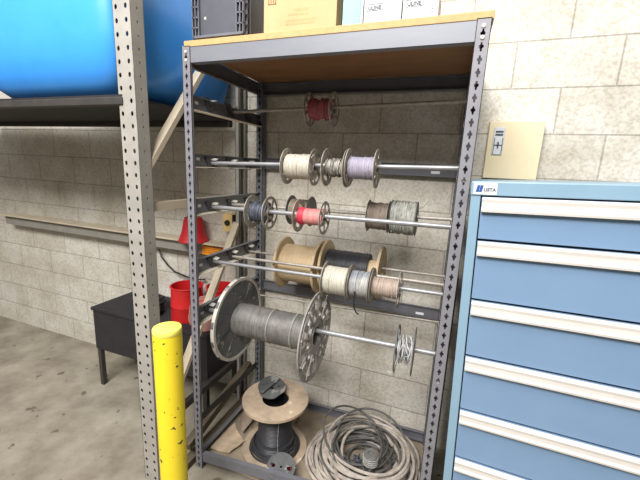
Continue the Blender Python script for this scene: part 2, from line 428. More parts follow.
def crossing(bm, x0, x1, R, r, count, seed):
    rnd = random.Random(seed)
    for _ in range(count):
        xa = rnd.uniform(x0, x1); xb = min(x1, max(x0, xa+rnd.uniform(-.35, .35)*(x1-x0))); a0 = rnd.uniform(0, 2*PI)
        a1 = a0+rnd.uniform(2.5, 6)
        tube(bm, [(xa+(xb-xa)*t/14, (R+r*.3)*math.cos(a0+(a1-a0)*t/14), (R+r*.3)*math.sin(a0+(a1-a0)*t/14)) for t in range(15)], r, 6)

def reel(label, x0, x1, y, zrod, rr, R, Rw, wm, fm, kinds=('petal', 'petal'), d=.004, rough=.03, cross=4, bore=.017, wind=(0, 1), cat='wire reel', group='small wire reels hung on the rods', name='wire_reel', th=.0022, barrel=None, tilt=0., yaw=0., ang=None):
    xc = (x0+x1)/2; L = x1-x0
    t = thing(name, label, cat, (xc, y, zrod-(bore-rr)), (0, tilt, yaw), group)
    seed = hash(label) % 1000 if False else int(x0*1000+zrod*100)
    a0 = ang if ang is not None else (seed % 17)*.13
    for s, k in ((-1, kinds[0]), (1, kinds[1])):
        obj('flange', flange(k, R, bore, th, s*L/2, a0=a0), fm, t)
    rb = barrel or max(bore+.006, R*.28)
    bm = B(); lathe(bm, [(-L/2, bore), (L/2, bore), (L/2, rb), (-L/2, rb)], 32, 'x', True)
    obj('barrel', bm, fm, t)
    if Rw:
        xa = -L/2+.003+(L-.006)*wind[0]; xb = -L/2+.003+(L-.006)*wind[1]
        bm = winding(xa, xb, Rw, d, rough, seed)
        if cross: crossing(bm, xa+.004, xb-.004, Rw, d*.45, cross, seed)
        obj('wire_winding', bm, wm, t)
    return t

# top row
A = reel('small tin reel of dusty red wire, alone on the highest rod', .462, .588, .36, 1.957, .0065, .079, .048, M['redw'], M['tin'], ('petal', 'petal'), .009, .10, 6)
# second row
reel('tin reel full of cream wire, leftmost on the second rod down', .440, .576, .17, 1.675, .0095, .080, .057, M['cream'], M['tin'], ('round', 'petal'))
C_ = reel('tin reel of mixed black and pale wire between cream and lavender reels', .634, .728, .17, 1.678, .0095, .081, .040, M['blacktan'], M['tin'], ('slot', 'slot'), .004, .08, 8)
reel('tin reel of lavender wire on the second rod down', .737, .858, .17, 1.681, .0095, .080, .048, M['lav'], M['tin'], ('round', 'round'))
# third row front
reel('reel of slate grey wire at left end of the third rod', .255, .350, .17, 1.448, .0105, .080, .050, M['bluegrey'], M['tin'], ('slot', 'petal'), .004, .08, 10)
G_ = reel('reel of salmon pink and red wire on the third rod', .505, .633, .17, 1.450, .0105, .076, .038, M['pink'], M['tin'], ('slot', 'petal'), .0035, .04, 4)
bm = B(); lathe(bm, [(-.058, .02), (-.058, .040), (-.036, .041), (-.030, .037), (-.030, .02)], 32, 'x', True)
obj('red_wire_band', bm, M['redcore'], G_, label='bright red turns at the left end')
# third row rear
reel('drab dusty reel half hidden behind the salmon pink reel', .385, .497, .345, 1.452, .0085, .076, .060, M['olive'], M['tingrey'], ('solid', 'solid'), .005, .03, 0)
reel('short reel of taupe wire beside the pale grey tangled reel', .800, .898, .345, 1.460, .0085, .076, .066, M['brownw'], M['tin'], ('solid', 'solid'), .005, .04, 2)
I_ = reel('overfull reel of pale grey wire at right on the rear third rod', .910, 1.026, .345, 1.463, .0085, .080, .078, M['whitew'], M['tingrey'], ('solid', 'solid'), .005, .05, 26)
bm = B(); tube(bm, [(.058, -.02, .04), (.066, -.04, .050), (.085, -.05, .062), (.1, -.05, .085), (.115, -.05, .095)], .0018, 6)
obj('loose_end', bm, M['whitew'], I_)
# fourth row rear: plywood reels
reel('tan plywood reel with tan winding, left of the black wire reel', .268, .500, .52, 1.138, .0075, .152, .112, M['tanw'], M['ply'], ('solid', 'solid'), .003, .0, 0, .045, (0, 1), 'wire reel', 'plywood cable reels', 'cable_reel', .012, .06)
reel('tan plywood reel of black wire behind the ivory wire reels', .536, .852, .52, 1.142, .0075, .145, .095, M['blackw'], M['ply'], ('solid', 'solid'), .005, .02, 3, .03, (.03, .80), 'wire reel', 'plywood cable reels', 'cable_reel', .012, .062)
# fourth row front
reel('reel packed with ivory wire, leftmost of the three in front of plywood reels', .655, .772, .17, 1.163, .009, .083, .066, M['creamw'], M['tin'], ('round', 'solid'))
M_ = reel('reel of bluish white wire between the ivory and the beige reels', .779, .872, .17, 1.165, .009, .083, .060, M['bluewhite'], M['tin'], ('solid', 'solid'), .004, .04, 8)
bm = B(); tube(bm, [(-.012, -.058, -.02), (-.012, -.066, -.06), (-.010, -.066, -.09), (.0, -.064, -.112), (.012, -.062, -.122)], .0035, 8)
obj('loose_end', bm, M['black'], M_, label='black cable end hanging down')
reel('reel of beige wire with open right flange, third on the fourth rod', .879, .998, .17, 1.167, .009, .080, .044, M['beige'], M['tin'], ('solid', 'petal'), .004, .06, 6)
# fifth row
xc = (.196+.632)/2
drum = thing('cable_drum', 'huge grey drum wound with grey wire near bottom left of rack', 'cable drum', (xc, .13, .877), (0, 0, 0))
L = .434; R = .212
bm = flange('solid', R, .046, .008, -L/2)
for k in range(14):
    a = 2*PI*k/14
    vs = box(bm, (-L/2-.010, -.016, -.006), (-L/2+.004, .016, .006), .003)
    bmesh.ops.transform(bm, verts=vs, matrix=Matrix.Rotation(a, 4, 'X') @ Matrix.Translation((0, 0, R+.002)))
for k in range(8):
    a = 2*PI*k/8+.2
    vs = box(bm, (-L/2+.003, -.004, R*.5), (-L/2+.0065, .004, R*.93))
    bmesh.ops.transform(bm, verts=vs, matrix=Matrix.Rotation(a, 4, 'X'))
f = obj('flange', bm, M['bigflange'], drum, label='solid scuffed left flange')
bm = B(); lathe(bm, [(-L/2-.010, R-.012), (-L/2+.008, R-.010), (-L/2+.008, R+.005), (-L/2-.010, R+.005)], 60, 'x', True); obj('rim', bm, M['bigrim'], f)
bm = flange('drum', R, .046, .008, L/2)
for rr_ in (.28, .42, .62, .92):
    lathe(bm, [(L/2+.008*math.cos(t), R*rr_+.004*math.sin(t)) for t in [2*PI*k/8 for k in range(8)]], 48, 'x', True)
for k in range(10):
    a = 2*PI*k/10
    vs = box(bm, (L/2+.002, -.005, R*.42), (L/2+.011, .005, R*.97), .002)
    bmesh.ops.transform(bm, verts=vs, matrix=Matrix.Rotation(a, 4, 'X'))
obj('flange', bm, M['galv'], drum, label='openwork right flange full of round and curved holes')
bm = B(); lathe(bm, [(-L/2, .046), (L/2, .046), (L/2, .075), (-L/2, .075)], 40, 'x', True); obj('barrel', bm, M['bigflange'], drum)
bm = winding(-L/2+.006, L/2-.006, .084, .0055, .012, 5); crossing(bm, -L/2+.03, L/2-.03, .084, .0013, 4, 8)
obj('wire_winding', bm, M['leadwire'], drum)
for xx in (-.012, .115):
    bm = B(); lathe(bm, [(xx+.0026*math.cos(t), .0845+.0026*math.sin(t)) for t in [2*PI*k/8 for k in range(8)]], 40, 'x', True)
    obj('pale_turn', bm, M['whitew'], drum, label='single pale turn of wire')

# small white reel
pr = thing('wire_reel', 'small open reel of tangled white wire beside right post, lowest rod', 'wire reel', (1.052, .13, .905), (0, 0, .015), 'small wire reels hung on the rods')
for s in (-1, 1):
    obj('flange', flange('petal', .102, .018, .002, s*.036, a0=.3*s), M['tingrey'], pr)
bm = B(); lathe(bm, [(-.036, .018), (.036, .018), (.036, .03), (-.036, .03)], 24, 'x', True); obj('barrel', bm, M['tingrey'], pr)
rnd = random.Random(4); bm = B()
for k in range(15):
    pts = []; rr0 = rnd.uniform(.036, .062); ph = rnd.uniform(0, 6); tx = rnd.uniform(-.03, .03); am = rnd.uniform(0, .036-abs(tx)); ec = rnd.uniform(-.012, .012)
    for i in range(28):
        a = 2*PI*i/28
        pts.append((tx+am*math.sin(a+ph), (rr0+.008*math.sin(2*a+ph))*math.cos(a), (rr0+.01*math.sin(3*a+ph))*math.sin(a)+ec))
    tube(bm, pts, .0022, 6, True)
tube(bm, [(-.02, -.05, .0), (-.03, -.06, -.04), (-.034, -.066, -.07), (-.045, -.07, -.085), (-.06, -.07, -.08)], .002, 6)
obj('wire_winding', bm, M['whitecable'], pr, label='tangle of white wire')

# ------------------------------------------------------------------ bottom tray
ZD = .042
Q = thing('cable_reel', 'large wooden reel with black core standing on end on the bottom deck', 'cable reel', (.36, .255, ZD))
for z in (.0, .314):
    bm = B(); hole = circle(.076, 32)
    plate(bm, circle(.188, 60), [hole], .014, Matrix.Translation((0, 0, z)))
    obj('flange', bm, M['plydusty'], Q)
bm = B(); lathe(bm, [(.014, .078), (.314, .078), (.314, .090), (.014, .090)], 44, 'z', True); obj('barrel', bm, M['black'], Q)
bm = B(); prof = []
for i in range(34):
    z = .0145+(.3135-.0145)*i/34*.95
    rr0 = .112 if i < 8 else .098
    prof += [(z, rr0-.003), (z+.003, rr0), (z+.006, rr0)]
lathe(bm, prof, 44, 'z'); 
rnd = random.Random(2)
for k in range(4):
    z = .02+.012*k; rr0 = .125+.012*(3-k)*.5
    tube(bm, [(rr0*math.cos(a), rr0*math.sin(a), z+.003*math.sin(3*a+k)) for a in [2*PI*i/36 for i in range(36)]], .005, 6, True)
obj('wire_winding', bm, M['blackw'], Q)
bm = B(); tube(bm, [(.07, -.09, .29), (.072, -.102, .24), (.07, -.105, .16), (.075, -.108, .09), (.085, -.12, .05)], .0016, 6)
obj('loose_end', bm, M['whitew'], Q, label='thin pale strand hanging down the core')
# hole content: a spool sits in the opening
t = thing('wire_spool', 'small broken grey spool resting in the hole of the wooden reel', 'spool', (.322, .285, ZD+.356), (.16, -.08, .3))
t.scale = (1.25, 1.25, 1)
bm = B(); box(bm, (-.001, -.001, -.001), (.001, .001, .001))
bm.free(); bm = B()
half = [(.062*math.cos(a), .062*math.sin(a)) for a in [-.3+(2*PI-.9)*i/30 for i in range(31)]]
plate(bm, half, [circle(.008, 10), [(.03+p, .012+q) for p, q in circle(.006, 8)], [(-.03+p, -.012+q) for p, q in circle(.006, 8)]], .006, Matrix.Translation((0, 0, .0)))
obj('flange', bm, M['bigflange'], t)
bm = B(); lathe(bm, [(-.035, .012), (0, .012), (0, .034), (-.035, .034)], 24, 'z', True); obj('barrel', bm, M['black'], t)
bm = B(); plate(bm, [(.058*math.cos(a), .058*math.sin(a)) for a in [.8+3.4*i/20 for i in range(21)]], [], .006, Matrix.Translation((-.008, .006, .018)))
obj('flange', bm, M['bigflange'], t)

T = thing('wire_spool', 'small dusty grey spool with red wire leaning at front of wooden reel', 'spool', (.484, .083, ZD+.010), (.30, .10, .25))
bm = B(); plate(bm, circle(.074, 40), [circle(.006, 12), sector(.032, .056, -.22, .22), sector(.032, .056, PI-.22, PI+.22)], .004, Matrix.Translation((0, 0, .088))); obj('flange', bm, M['bigflange'], T)
bm = B(); plate(bm, circle(.074, 40), [circle(.010, 12)], .004, Matrix.Translation((0, 0, 0))); obj('flange', bm, M['bigflange'], T)
bm = B(); lathe(bm, [(.004, .010), (.088, .010), (.088, .028), (.004, .028)], 24, 'z', True); obj('barrel', bm, M['black'], T)
bm = B(); prof = []
for i in range(16):
    z = .006+.08*i/16; prof += [(z, .049), (z+.002, .052), (z+.004, .049)]
lathe(bm, prof, 30, 'z'); obj('wire_winding', bm, mat('dark_red_wire', (150, 44, 56), .6), T, label='dark red wire')

S = thing('wire_spool', 'small narrow grey spool standing in the middle of the cable heap', 'spool', (.925, .262, ZD+.03), (.04, 0, 0))
bm = B(); prof = [(.0, .046), (.012, .046), (.016, .030), (.07, .030), (.078, .036)]
for i in range(5):
    z = .08+.011*i; prof += [(z, .034), (z+.003, .037), (z+.008, .037), (z+.010, .034)]
prof += [(.137, .036), (.137, .018), (.128, .018), (.128, .002)]
lathe(bm, prof, 32, 'z'); obj('body', bm, M['tingrey'], S)
bm = B()
for i in range(4): tube(bm, [((.0385)*math.cos(a), .0385*math.sin(a), .084+.013*i) for a in [2*PI*k/24 for k in range(24)]], .0028, 6, True)
obj('wire_winding', bm, M['whitew'], S)

# cable heap
heap = thing('cable_coil', 'big loose heap of grey electrical cable coiled on the bottom deck', 'cable coil', (.868, .345, ZD))
def coil(n, r0, r1, rc, zmax, seed, wob=.012, cx=.012):
    rnd = random.Random(seed); bm = B()
    for k in range(n):
        rr = r0+(r1-r0)*rnd.random()**.8; ph = rnd.uniform(0, 6); ox, oy = rnd.uniform(-cx, cx), rnd.uniform(-cx, cx)
        # loops lie lower towards the outside of the heap
        zb = rc+(zmax-rc)*rnd.random()*min(1, 1.25-(rr-r0)/(r1-r0+1e-6)*.85)
        tl = rnd.uniform(0, .16); e = rnd.uniform(.93, 1.0); rt = rnd.uniform(0, PI)
        pts = []
        for i in range(44):
            a = 2*PI*i/44
            q = rr*(1+wob/.2*.25*math.sin(2*a+ph)+wob*.5/.2*.3*math.sin(3*a-ph))
            px, py = q*math.cos(a), q*e*math.sin(a)
            pts.append((ox+px*math.cos(rt*.1)-py*math.sin(rt*.1), oy+px*math.sin(rt*.1)+py*math.cos(rt*.1), max(rc, zb+tl*rr*math.sin(a+ph)*.9)))
        tube(bm, pts, rc, 7, True)
    return bm
obj('heavy_cable', coil(27, .16, .292, .0085, .13, 3, .05, .035), M['cable'], heap, label='thick light grey cable')
obj('thin_cable', coil(22, .10, .27, .0058, .13, 9, .07, .05), M['cabled'], heap, label='thinner dark grey cable')
bm = B()
for (cx, cy, rr, tz, ph, zz) in ((-.07, .05, .18, .6, -.9, .11), (.02, -.03, .185, .3, -.2, .12), (-.06, -.02, .16, .5, .3, .11), (.03, .06, .20, .45, -.3, .11)):
    pts = [(cx+rr*math.cos(a), cy+rr*math.sin(a)*.92, max(.008, zz+tz*rr*math.sin(a+ph)*.75)) for a in [2*PI*i/48 for i in range(48)]]
    tube(bm, pts, .0062, 8, True)
obj('loose_loop', bm, M['cabled'], heap, label='raised loops of dark cable')
bm = B(); rnd = random.Random(8)
for k in range(10):
    a = rnd.uniform(0, 6.28); x, y = .05*math.cos(a)-.03, .05*math.sin(a)-.05
    pts = []
    for i in range(14):
        x += rnd.uniform(-.03, .03); y += rnd.uniform(-.03, .03); x = max(-.15, min(.15, x)); y = max(-.15, min(.1, y))
        pts.append((x, y, .012+.03*rnd.random()))
    tube(bm, pts, .003, 6)
obj('thin_wire', bm, M['bluegrey'], heap)

# papers on the deck
def sheet(pts, z, label, seed, m=M['brownpaper'], curl=.02):
    """crumpled flap with thickness"""
    rnd = random.Random(seed); bm = B(); n = 8; g = {}
    P = [Vector((p[0], p[1], 0)) for p in pts]
    for i in range(n+1):
        for j in range(n+1):
            u, v = i/n, j/n
            p = (P[0]*(1-u)+P[1]*u)*(1-v)+(P[3]*(1-u)+P[2]*u)*v
            p.z = z+curl*(abs(u-.5)*2)**2*(.5+.5*v)+rnd.uniform(0, .004)
            g[i, j] = bm.verts.new(p)
    for i in range(n):
        for j in range(n): bm.faces.new((g[i, j], g[i+1, j], g[i+1, j+1], g[i, j+1]))
    ex = bmesh.ops.extrude_face_region(bm, geom=list(bm.faces)); bmesh.ops.translate(bm, verts=[q for q in ex['geom'] if isinstance(q, bmesh.types.BMVert)], vec=(0, 0, .003))
    return tag(obj('cardboard_flap', bm, m), label, 'cardboard')
sheet([(.03, .09), (.15, .10), (.19, .20), (.05, .30)], ZD+.002, 'torn dusty cardboard flap nearest the left front post on deck', 1)
sheet([(.07, .34), (.145, .25), (.155, .40), (.03, .50)], ZD+.002, 'curled grey brown cardboard flap behind the torn one, beside wooden reel', 2, mat('grey_card', (170, 152, 136), .85, 0, (136, 120, 106), 12, .8), .045)

# ------------------------------------------------------------------ things on the top board
ZT = 2.1745
cr = thing('plastic_crate', 'grey ribbed plastic crate at left end of the top board', 'crate', (.161, .317, ZT+.012))
bm = B()
w2, d2, h2 = .129, .285, .26
for (lo, hi) in (((-w2+.012, -d2+.012, .006), (w2-.012, -d2+.016, h2)), ((-w2+.012, d2-.016, .006), (w2-.012, d2-.012, h2)), ((-w2+.012, -d2+.012, .006), (-w2+.016, d2-.012, h2)), ((w2-.016, -d2+.012, .006), (w2-.012, d2-.012, h2)), ((-w2+.012, -d2+.012, .004), (w2-.012, d2-.012, .010))):
    box(bm, lo, hi)
obj('body', bm, M['crate'], cr, False)
bm = B()
for z in (.006, .10, .25): # horizontal bands
    for (a, b_) in (((-w2, -d2), (w2, -d2+.012)), ((-w2, d2-.012), (w2, d2)), ((-w2, -d2), (-w2+.012, d2)), ((w2-.012, -d2), (w2, d2))):
        if z == .10:
            # only short ribs round the corners
            continue
        box(bm, (a[0], a[1], z), (b_[0], b_[1], z+.010), .001)
for sx in (-1, 1):
    for sy in (-1, 1):
        for z in (.045, .085, .125, .160, .20):
            box(bm, *[tuple(map(f, p, q)) for f, (p, q) in ((min, (((w2-.034)*sx, (d2)*sy, z), (w2*sx, (d2-.013)*sy, z+.005))), (max, (((w2-.034)*sx, (d2)*sy, z), (w2*sx, (d2-.013)*sy, z+.005))))])
            box(bm, *[tuple(map(f, p, q)) for f, (p, q) in ((min, (((w2)*sx, (d2-.04)*sy, z), ((w2-.013)*sx, (d2)*sy, z+.005))), (max, (((w2)*sx, (d2-.04)*sy, z), ((w2-.013)*sx, (d2)*sy, z+.005))))])
        for xx in (w2-.036, w2-.019, w2-.004):
            xa = sorted((xx*sx, (xx+.004)*sx)); ya = sorted((d2*sy, (d2-.013)*sy)); box(bm, (xa[0], ya[0], .008), (xa[1], ya[1], .255))
        for yy in (d2-.06, d2-.035):
            xa = sorted((w2*sx, (w2-.013)*sx)); ya = sorted((yy*sy, (yy+.004)*sy)); box(bm, (xa[0], ya[0], .008), (xa[1], ya[1], .255))
for fx in (-w2+.02, w2-.045):
    for fy in (-d2+.05, d2-.08): box(bm, (fx, fy, -.012), (fx+.025, fy+.03, .006))
obj('rib_frame', bm, M['cratelight'], cr, False, label='raised ribs and corner columns')
bm = B(); lathe(bm, [(0, .0005), (0, .006), (.002, .006), (.0021, .0005)], 12, 'x'); bmesh.ops.rotate(bm, verts=bm.verts, matrix=Euler((0, 0, PI/2)).to_matrix()); bmesh.ops.translate(bm, verts=bm.verts, vec=(-.068, -d2+.0115, .085)); obj('stud', bm, M['clip'], cr)

cb = thing('cardboard_box', 'tan cardboard box between the grey crate and pale blue box', 'cardboard box', (.541, .18, ZT))
bm = B(); box(bm, (-.152, -.155, 0), (.152, .155, .24), .002); obj('carton', bm, M['card'], cb, False)
bm = B()
yf = -.1556
for lo, hi in (((-.132, .106), (-.098, .110)), ((-.132, .144), (-.098, .148)), ((-.132, .106), (-.128, .148)), ((-.102, .106), (-.098, .148)), ((-.122, .112), (-.118, .142)), ((-.112, .112), (-.108, .142)), ((-.122, .126), (-.108, .129))):
    box(bm, (lo[0], yf, lo[1]), (hi[0], yf+.001, hi[1]))
obj('printed_symbol', bm, M['cardmark'], cb, False, label='small dark handling mark')
bm = B(); rnd = random.Random(3)
for z, xs in ((.075, (-.02, .035)), (.060, (-.045, .035)), (.040, (-.055, .065)), (.028, (-.055, .065))):
    x = xs[0]
    while x < xs[1]:
        w_ = rnd.uniform(.004, .009); box(bm, (x, yf, z), (x+w_, yf+.0008, z+.008)); x += w_+.003
obj('faint_print', bm, mat('faint_print', (206, 164, 112), .75), cb, False, label='faint stamped print')
bb = thing('pale_blue_box', 'pale blue box with whitish side beside the tan cardboard box', 'box', (.762, .10, ZT))
bm = B(); box(bm, (-.045, -.075, 0), (.022, .10, .20), .002); obj('sleeve', bm, M['paperblue'], bb, False)
bm = B(); box(bm, (.0221, -.072, 0.001), (.030, .098, .195), .001); obj('end_panel', bm, M['white'], bb, False, label='white end panel')

def text(s, size, m, parent, loc, rot=(PI/2, 0, 0), name='printed_text', ext=.0004, bold=0.):
    cu = bpy.data.curves.new(name, 'FONT'); cu.body = s; cu.size = size; cu.extrude = ext; cu.offset = bold
    tmp = bpy.data.objects.new(name, cu); col.objects.link(tmp)
    dg = bpy.context.evaluated_depsgraph_get(); me = bpy.data.meshes.new_from_object(tmp.evaluated_get(dg))
    bpy.data.objects.remove(tmp); me.materials.clear(); me.materials.append(m)
    o = bpy.data.objects.new(name, me); col.objects.link(o); o.parent = parent; o.location = loc; o.rotation_euler = rot
    return o
def carton(x0, x1, y, label, h=.083):
    t = thing('white_carton', label, 'carton', ((x0+x1)/2, y+.06, ZT), (0, 0, 0), 'white cartons on the top board')
    w = (x1-x0)/2; yf = -.0606
    bm = B(); box(bm, (-w, -.06, 0), (w, .06, h), .0015); obj('carton', bm, M['white'], t, False)
    text('ULINE', .017, M['ink'], t, (-w+.014, yf, .048), bold=.0004)
    bm = B()
    for a, b_ in (((-w+.010, .044), (-w+.068, .0455)), ((-w+.010, .0645), (-w+.068, .066)), ((-w+.010, .044), (-w+.0115, .066)), ((-w+.0665, .044), (-w+.068, .066))): box(bm, (a[0], yf, a[1]), (b_[0], yf+.0008, b_[1]))
    obj('logo_frame', bm, M['ink'], t, False)
    bm = B(); rnd = random.Random(5)
    for z in (.056, .038, .030, .022, .014):
        for xs in (((-w+.078, w-.012),) if z > .05 else ((-w+.012, -w+.055), (-w+.064, -w+.10), (w-.02, w-.008))):
            x = xs[0]
            while x < xs[1]:
                w_ = rnd.uniform(.003, .008); box(bm, (x, yf, z), (min(x+w_, xs[1]), yf+.0006, z+.004)); x += w_+.002
    obj('small_print', bm, M['inkl'], t, False)
carton(.798, .930, .022, 'white carton with boxed lettering, next to the pale blue box')
carton(.934, 1.052, .024, 'white carton with boxed lettering, nearest the right rack post', .088)

# ------------------------------------------------------------------ blue drawer cabinet
CX0, CY0 = 1.277, -.05
cab = thing('drawer_cabinet', 'tall blue steel cabinet of wide drawers with ivory pulls', 'cabinet', (CX0, CY0, 0.0))
cab.rotation_euler = (0, -.033, -.065)
CW, CD, CH = .76, .70, 1.648
st = .030
bm = B()
box(bm, (0, .012, .05), (.006, CD, CH-.045)); box(bm, (CW-.006, .012, .05), (CW, CD, CH-.045)); box(bm, (0, CD-.006, .05), (CW, CD, CH-.045))
box(bm, (0, 0, .05), (st, .012, CH-.045), .002); box(bm, (CW-st, 0, .05), (CW, .012, CH-.045), .002)
box(bm, (0, 0, 0), (CW, CD, .05))
obj('frame', bm, M['cab'], cab, False)
bm = B(); box(bm, (-.002, -.004, CH-.045), (CW+.002, CD, CH), .003); hd = obj('top_rail', bm, M['cab'], cab, False)
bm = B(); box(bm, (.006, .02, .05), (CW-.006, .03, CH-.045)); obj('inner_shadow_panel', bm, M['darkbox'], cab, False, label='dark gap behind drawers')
for fx in (.05, CW-.05):
    for fy in (.06, CD-.06):
        bm = B(); lathe(bm, [(-.002-.033*fx, .001), (-.002-.033*fx, .022), (.004, .022), (.004, .012), (.04, .012), (.04, .001)], 20, 'z', c=(0, 0, 0)); bmesh.ops.translate(bm, verts=bm.verts, vec=(fx, fy, 0))
        obj('levelling_foot', bm, M['darksteel'], cab)
# name plate
bm = B(); box(bm, (.006, -.0052, CH-.042), (.076, -.0041, CH-.004)); obj('name_plate', bm, M['white'], hd, False, label='white maker plate')
bm = B()
for k in range(2):
    x = .013+.0095*k
    vs = [bm.verts.new(p) for p in ((x, -.0056, CH-.034), (x+.0088, -.0056, CH-.034), (x+.013, -.0056, CH-.012), (x+.0045, -.0056, CH-.012))]
    bm.faces.new(vs)
ex = bmesh.ops.extrude_face_region(bm, geom=list(bm.faces)); bmesh.ops.translate(bm, verts=[q for q in ex['geom'] if isinstance(q, bmesh.types.BMVert)], vec=(0, .0006, 0))
obj('emblem', bm, M['logo'], hd, False, label='blue slanted block emblem')
text('LISTA', .0145, M['logotext'], hd, (.0365, -.0055, CH-.031), bold=.0005)
tops = [1.600, 1.452, 1.240, 1.026, .808, .602, .385, .17]
bots = tops[1:]+[.055]
for zt, zb in zip(tops, bots):
    bm = B(); box(bm, (st+.004, .002, zb+.006), (CW-st-.004, .014, zt-.002), .0015)
    dr = obj('drawer', bm, M['drawer'], cab, False)
    bm = B()
    # extruded grip: upper lip, concave face, lower lip
    prof = [(.002, zt-.003), (-.012, zt-.003), (-.016, zt-.009), (-.013, zt-.020), (-.012, zt-.034), (-.016, zt-.042), (-.014, zt-.050), (.002, zt-.052)]
    plate(bm, prof, [], CW-2*st-.012, Matrix.Translation((st+.006, 0, 0)) @ XM)
    obj('drawer_pull', bm, M['pull'], dr, False, label='full-width ivory pull')

bm = B(); box(bm, (1.2255, .16, 0), (1.2315, .58, 1.25)); tag(obj('dark_board', bm, mat('dark_brown_board', (58, 50, 44), .8, 0, (40, 35, 32), 8), None, False), 'dark brown board stored upright in the gap between grey rack and blue cabinet', 'board')

# cream panel and latch standing behind the cabinet
pn = thing('electrical_panel', 'cream metal box on the wall above the blue cabinet', 'electrical panel', (1.42, .69, 1.655))
bm = B(); box(bm, (-.118, -.05, 0), (.118, 0, .272), .003); obj('housing', bm, M['panelcream'], pn, False)
sw = B(); box(sw, (-.095, -.058, .115), (-.047, -.05, .245), .003); s_ = obj('switch_plate', sw, M['white'], pn, False, label='white switch plate')
bm = B(); box(bm, (-.088, -.0605, .205), (-.054, -.0578, .213)); box(bm, (-.088, -.0605, .219), (-.054, -.0578, .227)); box(bm, (-.074, -.068, .150), (-.068, -.058, .175)); box(bm, (-.09, -.0605, .158), (-.052, -.0578, .162))
for q in (-.09, -.054): box(bm, (q, -.0605, .12), (q+.003, -.0578, .195))
obj('switch_detail', bm, M['ink'], s_, False)

# ------------------------------------------------------------------ pallet rack upright on the left
pr_ = thing('pallet_rack_frame', 'cream pallet rack upright with punched post left of the grey rack', 'pallet rack')
bm = B()
def hexhole(s): return [(s*math.cos(2*PI*k/8)*.8, s*math.sin(2*PI*k/8)*1.1) for k in range(8)]
X0, X1, Y0, Y1, HH = -.195, -.100, -.165, -.10, 3.0
mx = Matrix.Translation(((X0+X1)/2, Y0, 0)) @ Matrix(((1, 0, 0, 0), (0, 0, 1, 0), (0, 1, 0, 0), (0, 0, 0, 1)))
slotted(bm, X1-X0, 0, HH, .0508, hexhole(.0095), mx, us=(-.0285, .0235))
mx = Matrix.Translation((X1-.002, (Y0+Y1)/2, 0)) @ Matrix(((0, 0, 1, 0), (1, 0, 0, 0), (0, 1, 0, 0), (0, 0, 0, 1)))
slotted(bm, Y1-Y0, 0, HH, .0508, hexhole(.0055), mx, us=(0,))
box(bm, (X0, Y0, 0), (X0+.002, Y1, HH)); box(bm, (X0, Y1-.002, 0), (X1, Y1, HH))
obj('post', bm, M['cream_post'], pr_, False)
bm = B()   # rear post: open channel seen from its slot side
xa, xb, ya, yb = -.128, -.10, .585, .665
box(bm, (xa, ya, 0), (xa+.003, yb, HH)); box(bm, (xa, ya, 0), (xb, ya+.003, HH)); box(bm, (xa, yb-.003, 0), (xb, yb, HH))
box(bm, (xb-.003, ya, 0), (xb, ya+.016, HH)); box(bm, (xb-.003, yb-.022, 0), (xb, yb, HH))
obj('post', bm, M['cream_post'], pr_, False, label='rear post, open channel')
for p0, p1 in (((-.125, -.12, 1.62), (-.125, .60, 2.55)), ((-.125, -.10, .285), (-.125, .60, 1.29))):
    bm = B(); bar(bm, p0, p1, .024, .046, up=(1, 0, 0)); 
    obj('diagonal_brace', bm, M['cream_brace'], pr_, False)
for z, m_ in ((1.455, 'cream_brace'), (.30, 'darksteel')):
    bm = B(); bar(bm, (-.13, -.10, z), (-.13, .567, z), .03, .04); obj('cross_brace', bm, M[m_], pr_, False)
# beams carrying the tank level
for y in (-.150, .60):
    bm = B(); box(bm, (-2.6, y-.022, 1.890), (-.17, y+.022, 1.922), .003); obj('shelf_beam', bm, M['darksteel'], pr_, False)
bm = B(); box(bm, (-2.6, -.165, 1.9225), (-.172, .62, 1.932)); obj('shelf_deck', bm, M['darkbox'], pr_, False, label='dark deck under the tank')

# tank
tk = thing('plastic_tank', 'large bright blue plastic tank resting on the pallet rack level', 'tank', (-.66, .232, 1.9325))
bm = B(); a, b_, hz = .487, .44, .80
prof = [(0.0, .70), (.012, .80), (.05, .89), (.10, .945), (.17, .985), (.25, 1), (hz-.15, 1), (hz-.05, .95), (hz, .8), (hz, .12), (hz+.05, .12), (hz+.05, .001)]
rings = []
N = 64
for z, s in [(0, .001)]+prof:
    ring = []
    for k in range(N):
        t_ = 2*PI*k/N; c, s2 = math.cos(t_), math.sin(t_); e = 2/9
        ring.append(bm.verts.new((a*s*math.copysign(abs(c)**e, c), b_*s*math.copysign(abs(s2)**e, s2), z)))
    rings.append(ring)
for i in range(len(rings)-1):
    for k in range(N): bm.faces.new((rings[i][k], rings[i][(k+1) % N], rings[i+1][(k+1) % N], rings[i+1][k]))
obj('tank_body', bm, M['blue_tank'], tk)
bm = B()
lathe(bm, [(hz+.0, .06), (hz+.075, .06), (hz+.08, .055), (hz+.08, .001)], 32, 'z'); obj('filler_cap', bm, M['black'], tk)

# ------------------------------------------------------------------ bollard
bo = thing('bollard', 'chipped yellow safety bollard in front of the left rack posts', 'bollard', (.143, -.30, 0))
bm = B(); lathe(bm, [(0, .0565), (.968, .0565), (.982, .0555)], 48, 'z'); obj('sleeve', bm, M['yellow'], bo)
bm = B(); lathe(bm, [(.982, .0555), (.984, .0568), (1.000, .0568), (1.005, .0545), (1.009, .045), (1.012, .02), (1.012, .0005)], 48, 'z'); obj('cap', bm, mat('pale_yellow_cap', (242, 234, 120), .5, 0, (240, 226, 84), 8), bo, label='paler yellow domed cap')
bm = B()
lathe(bm, [(.955, .0566), (.956, .0566), (.959, .0566), (.960, .0566)], 48, 'z'); obj('seam', bm, M['yellow'], bo)

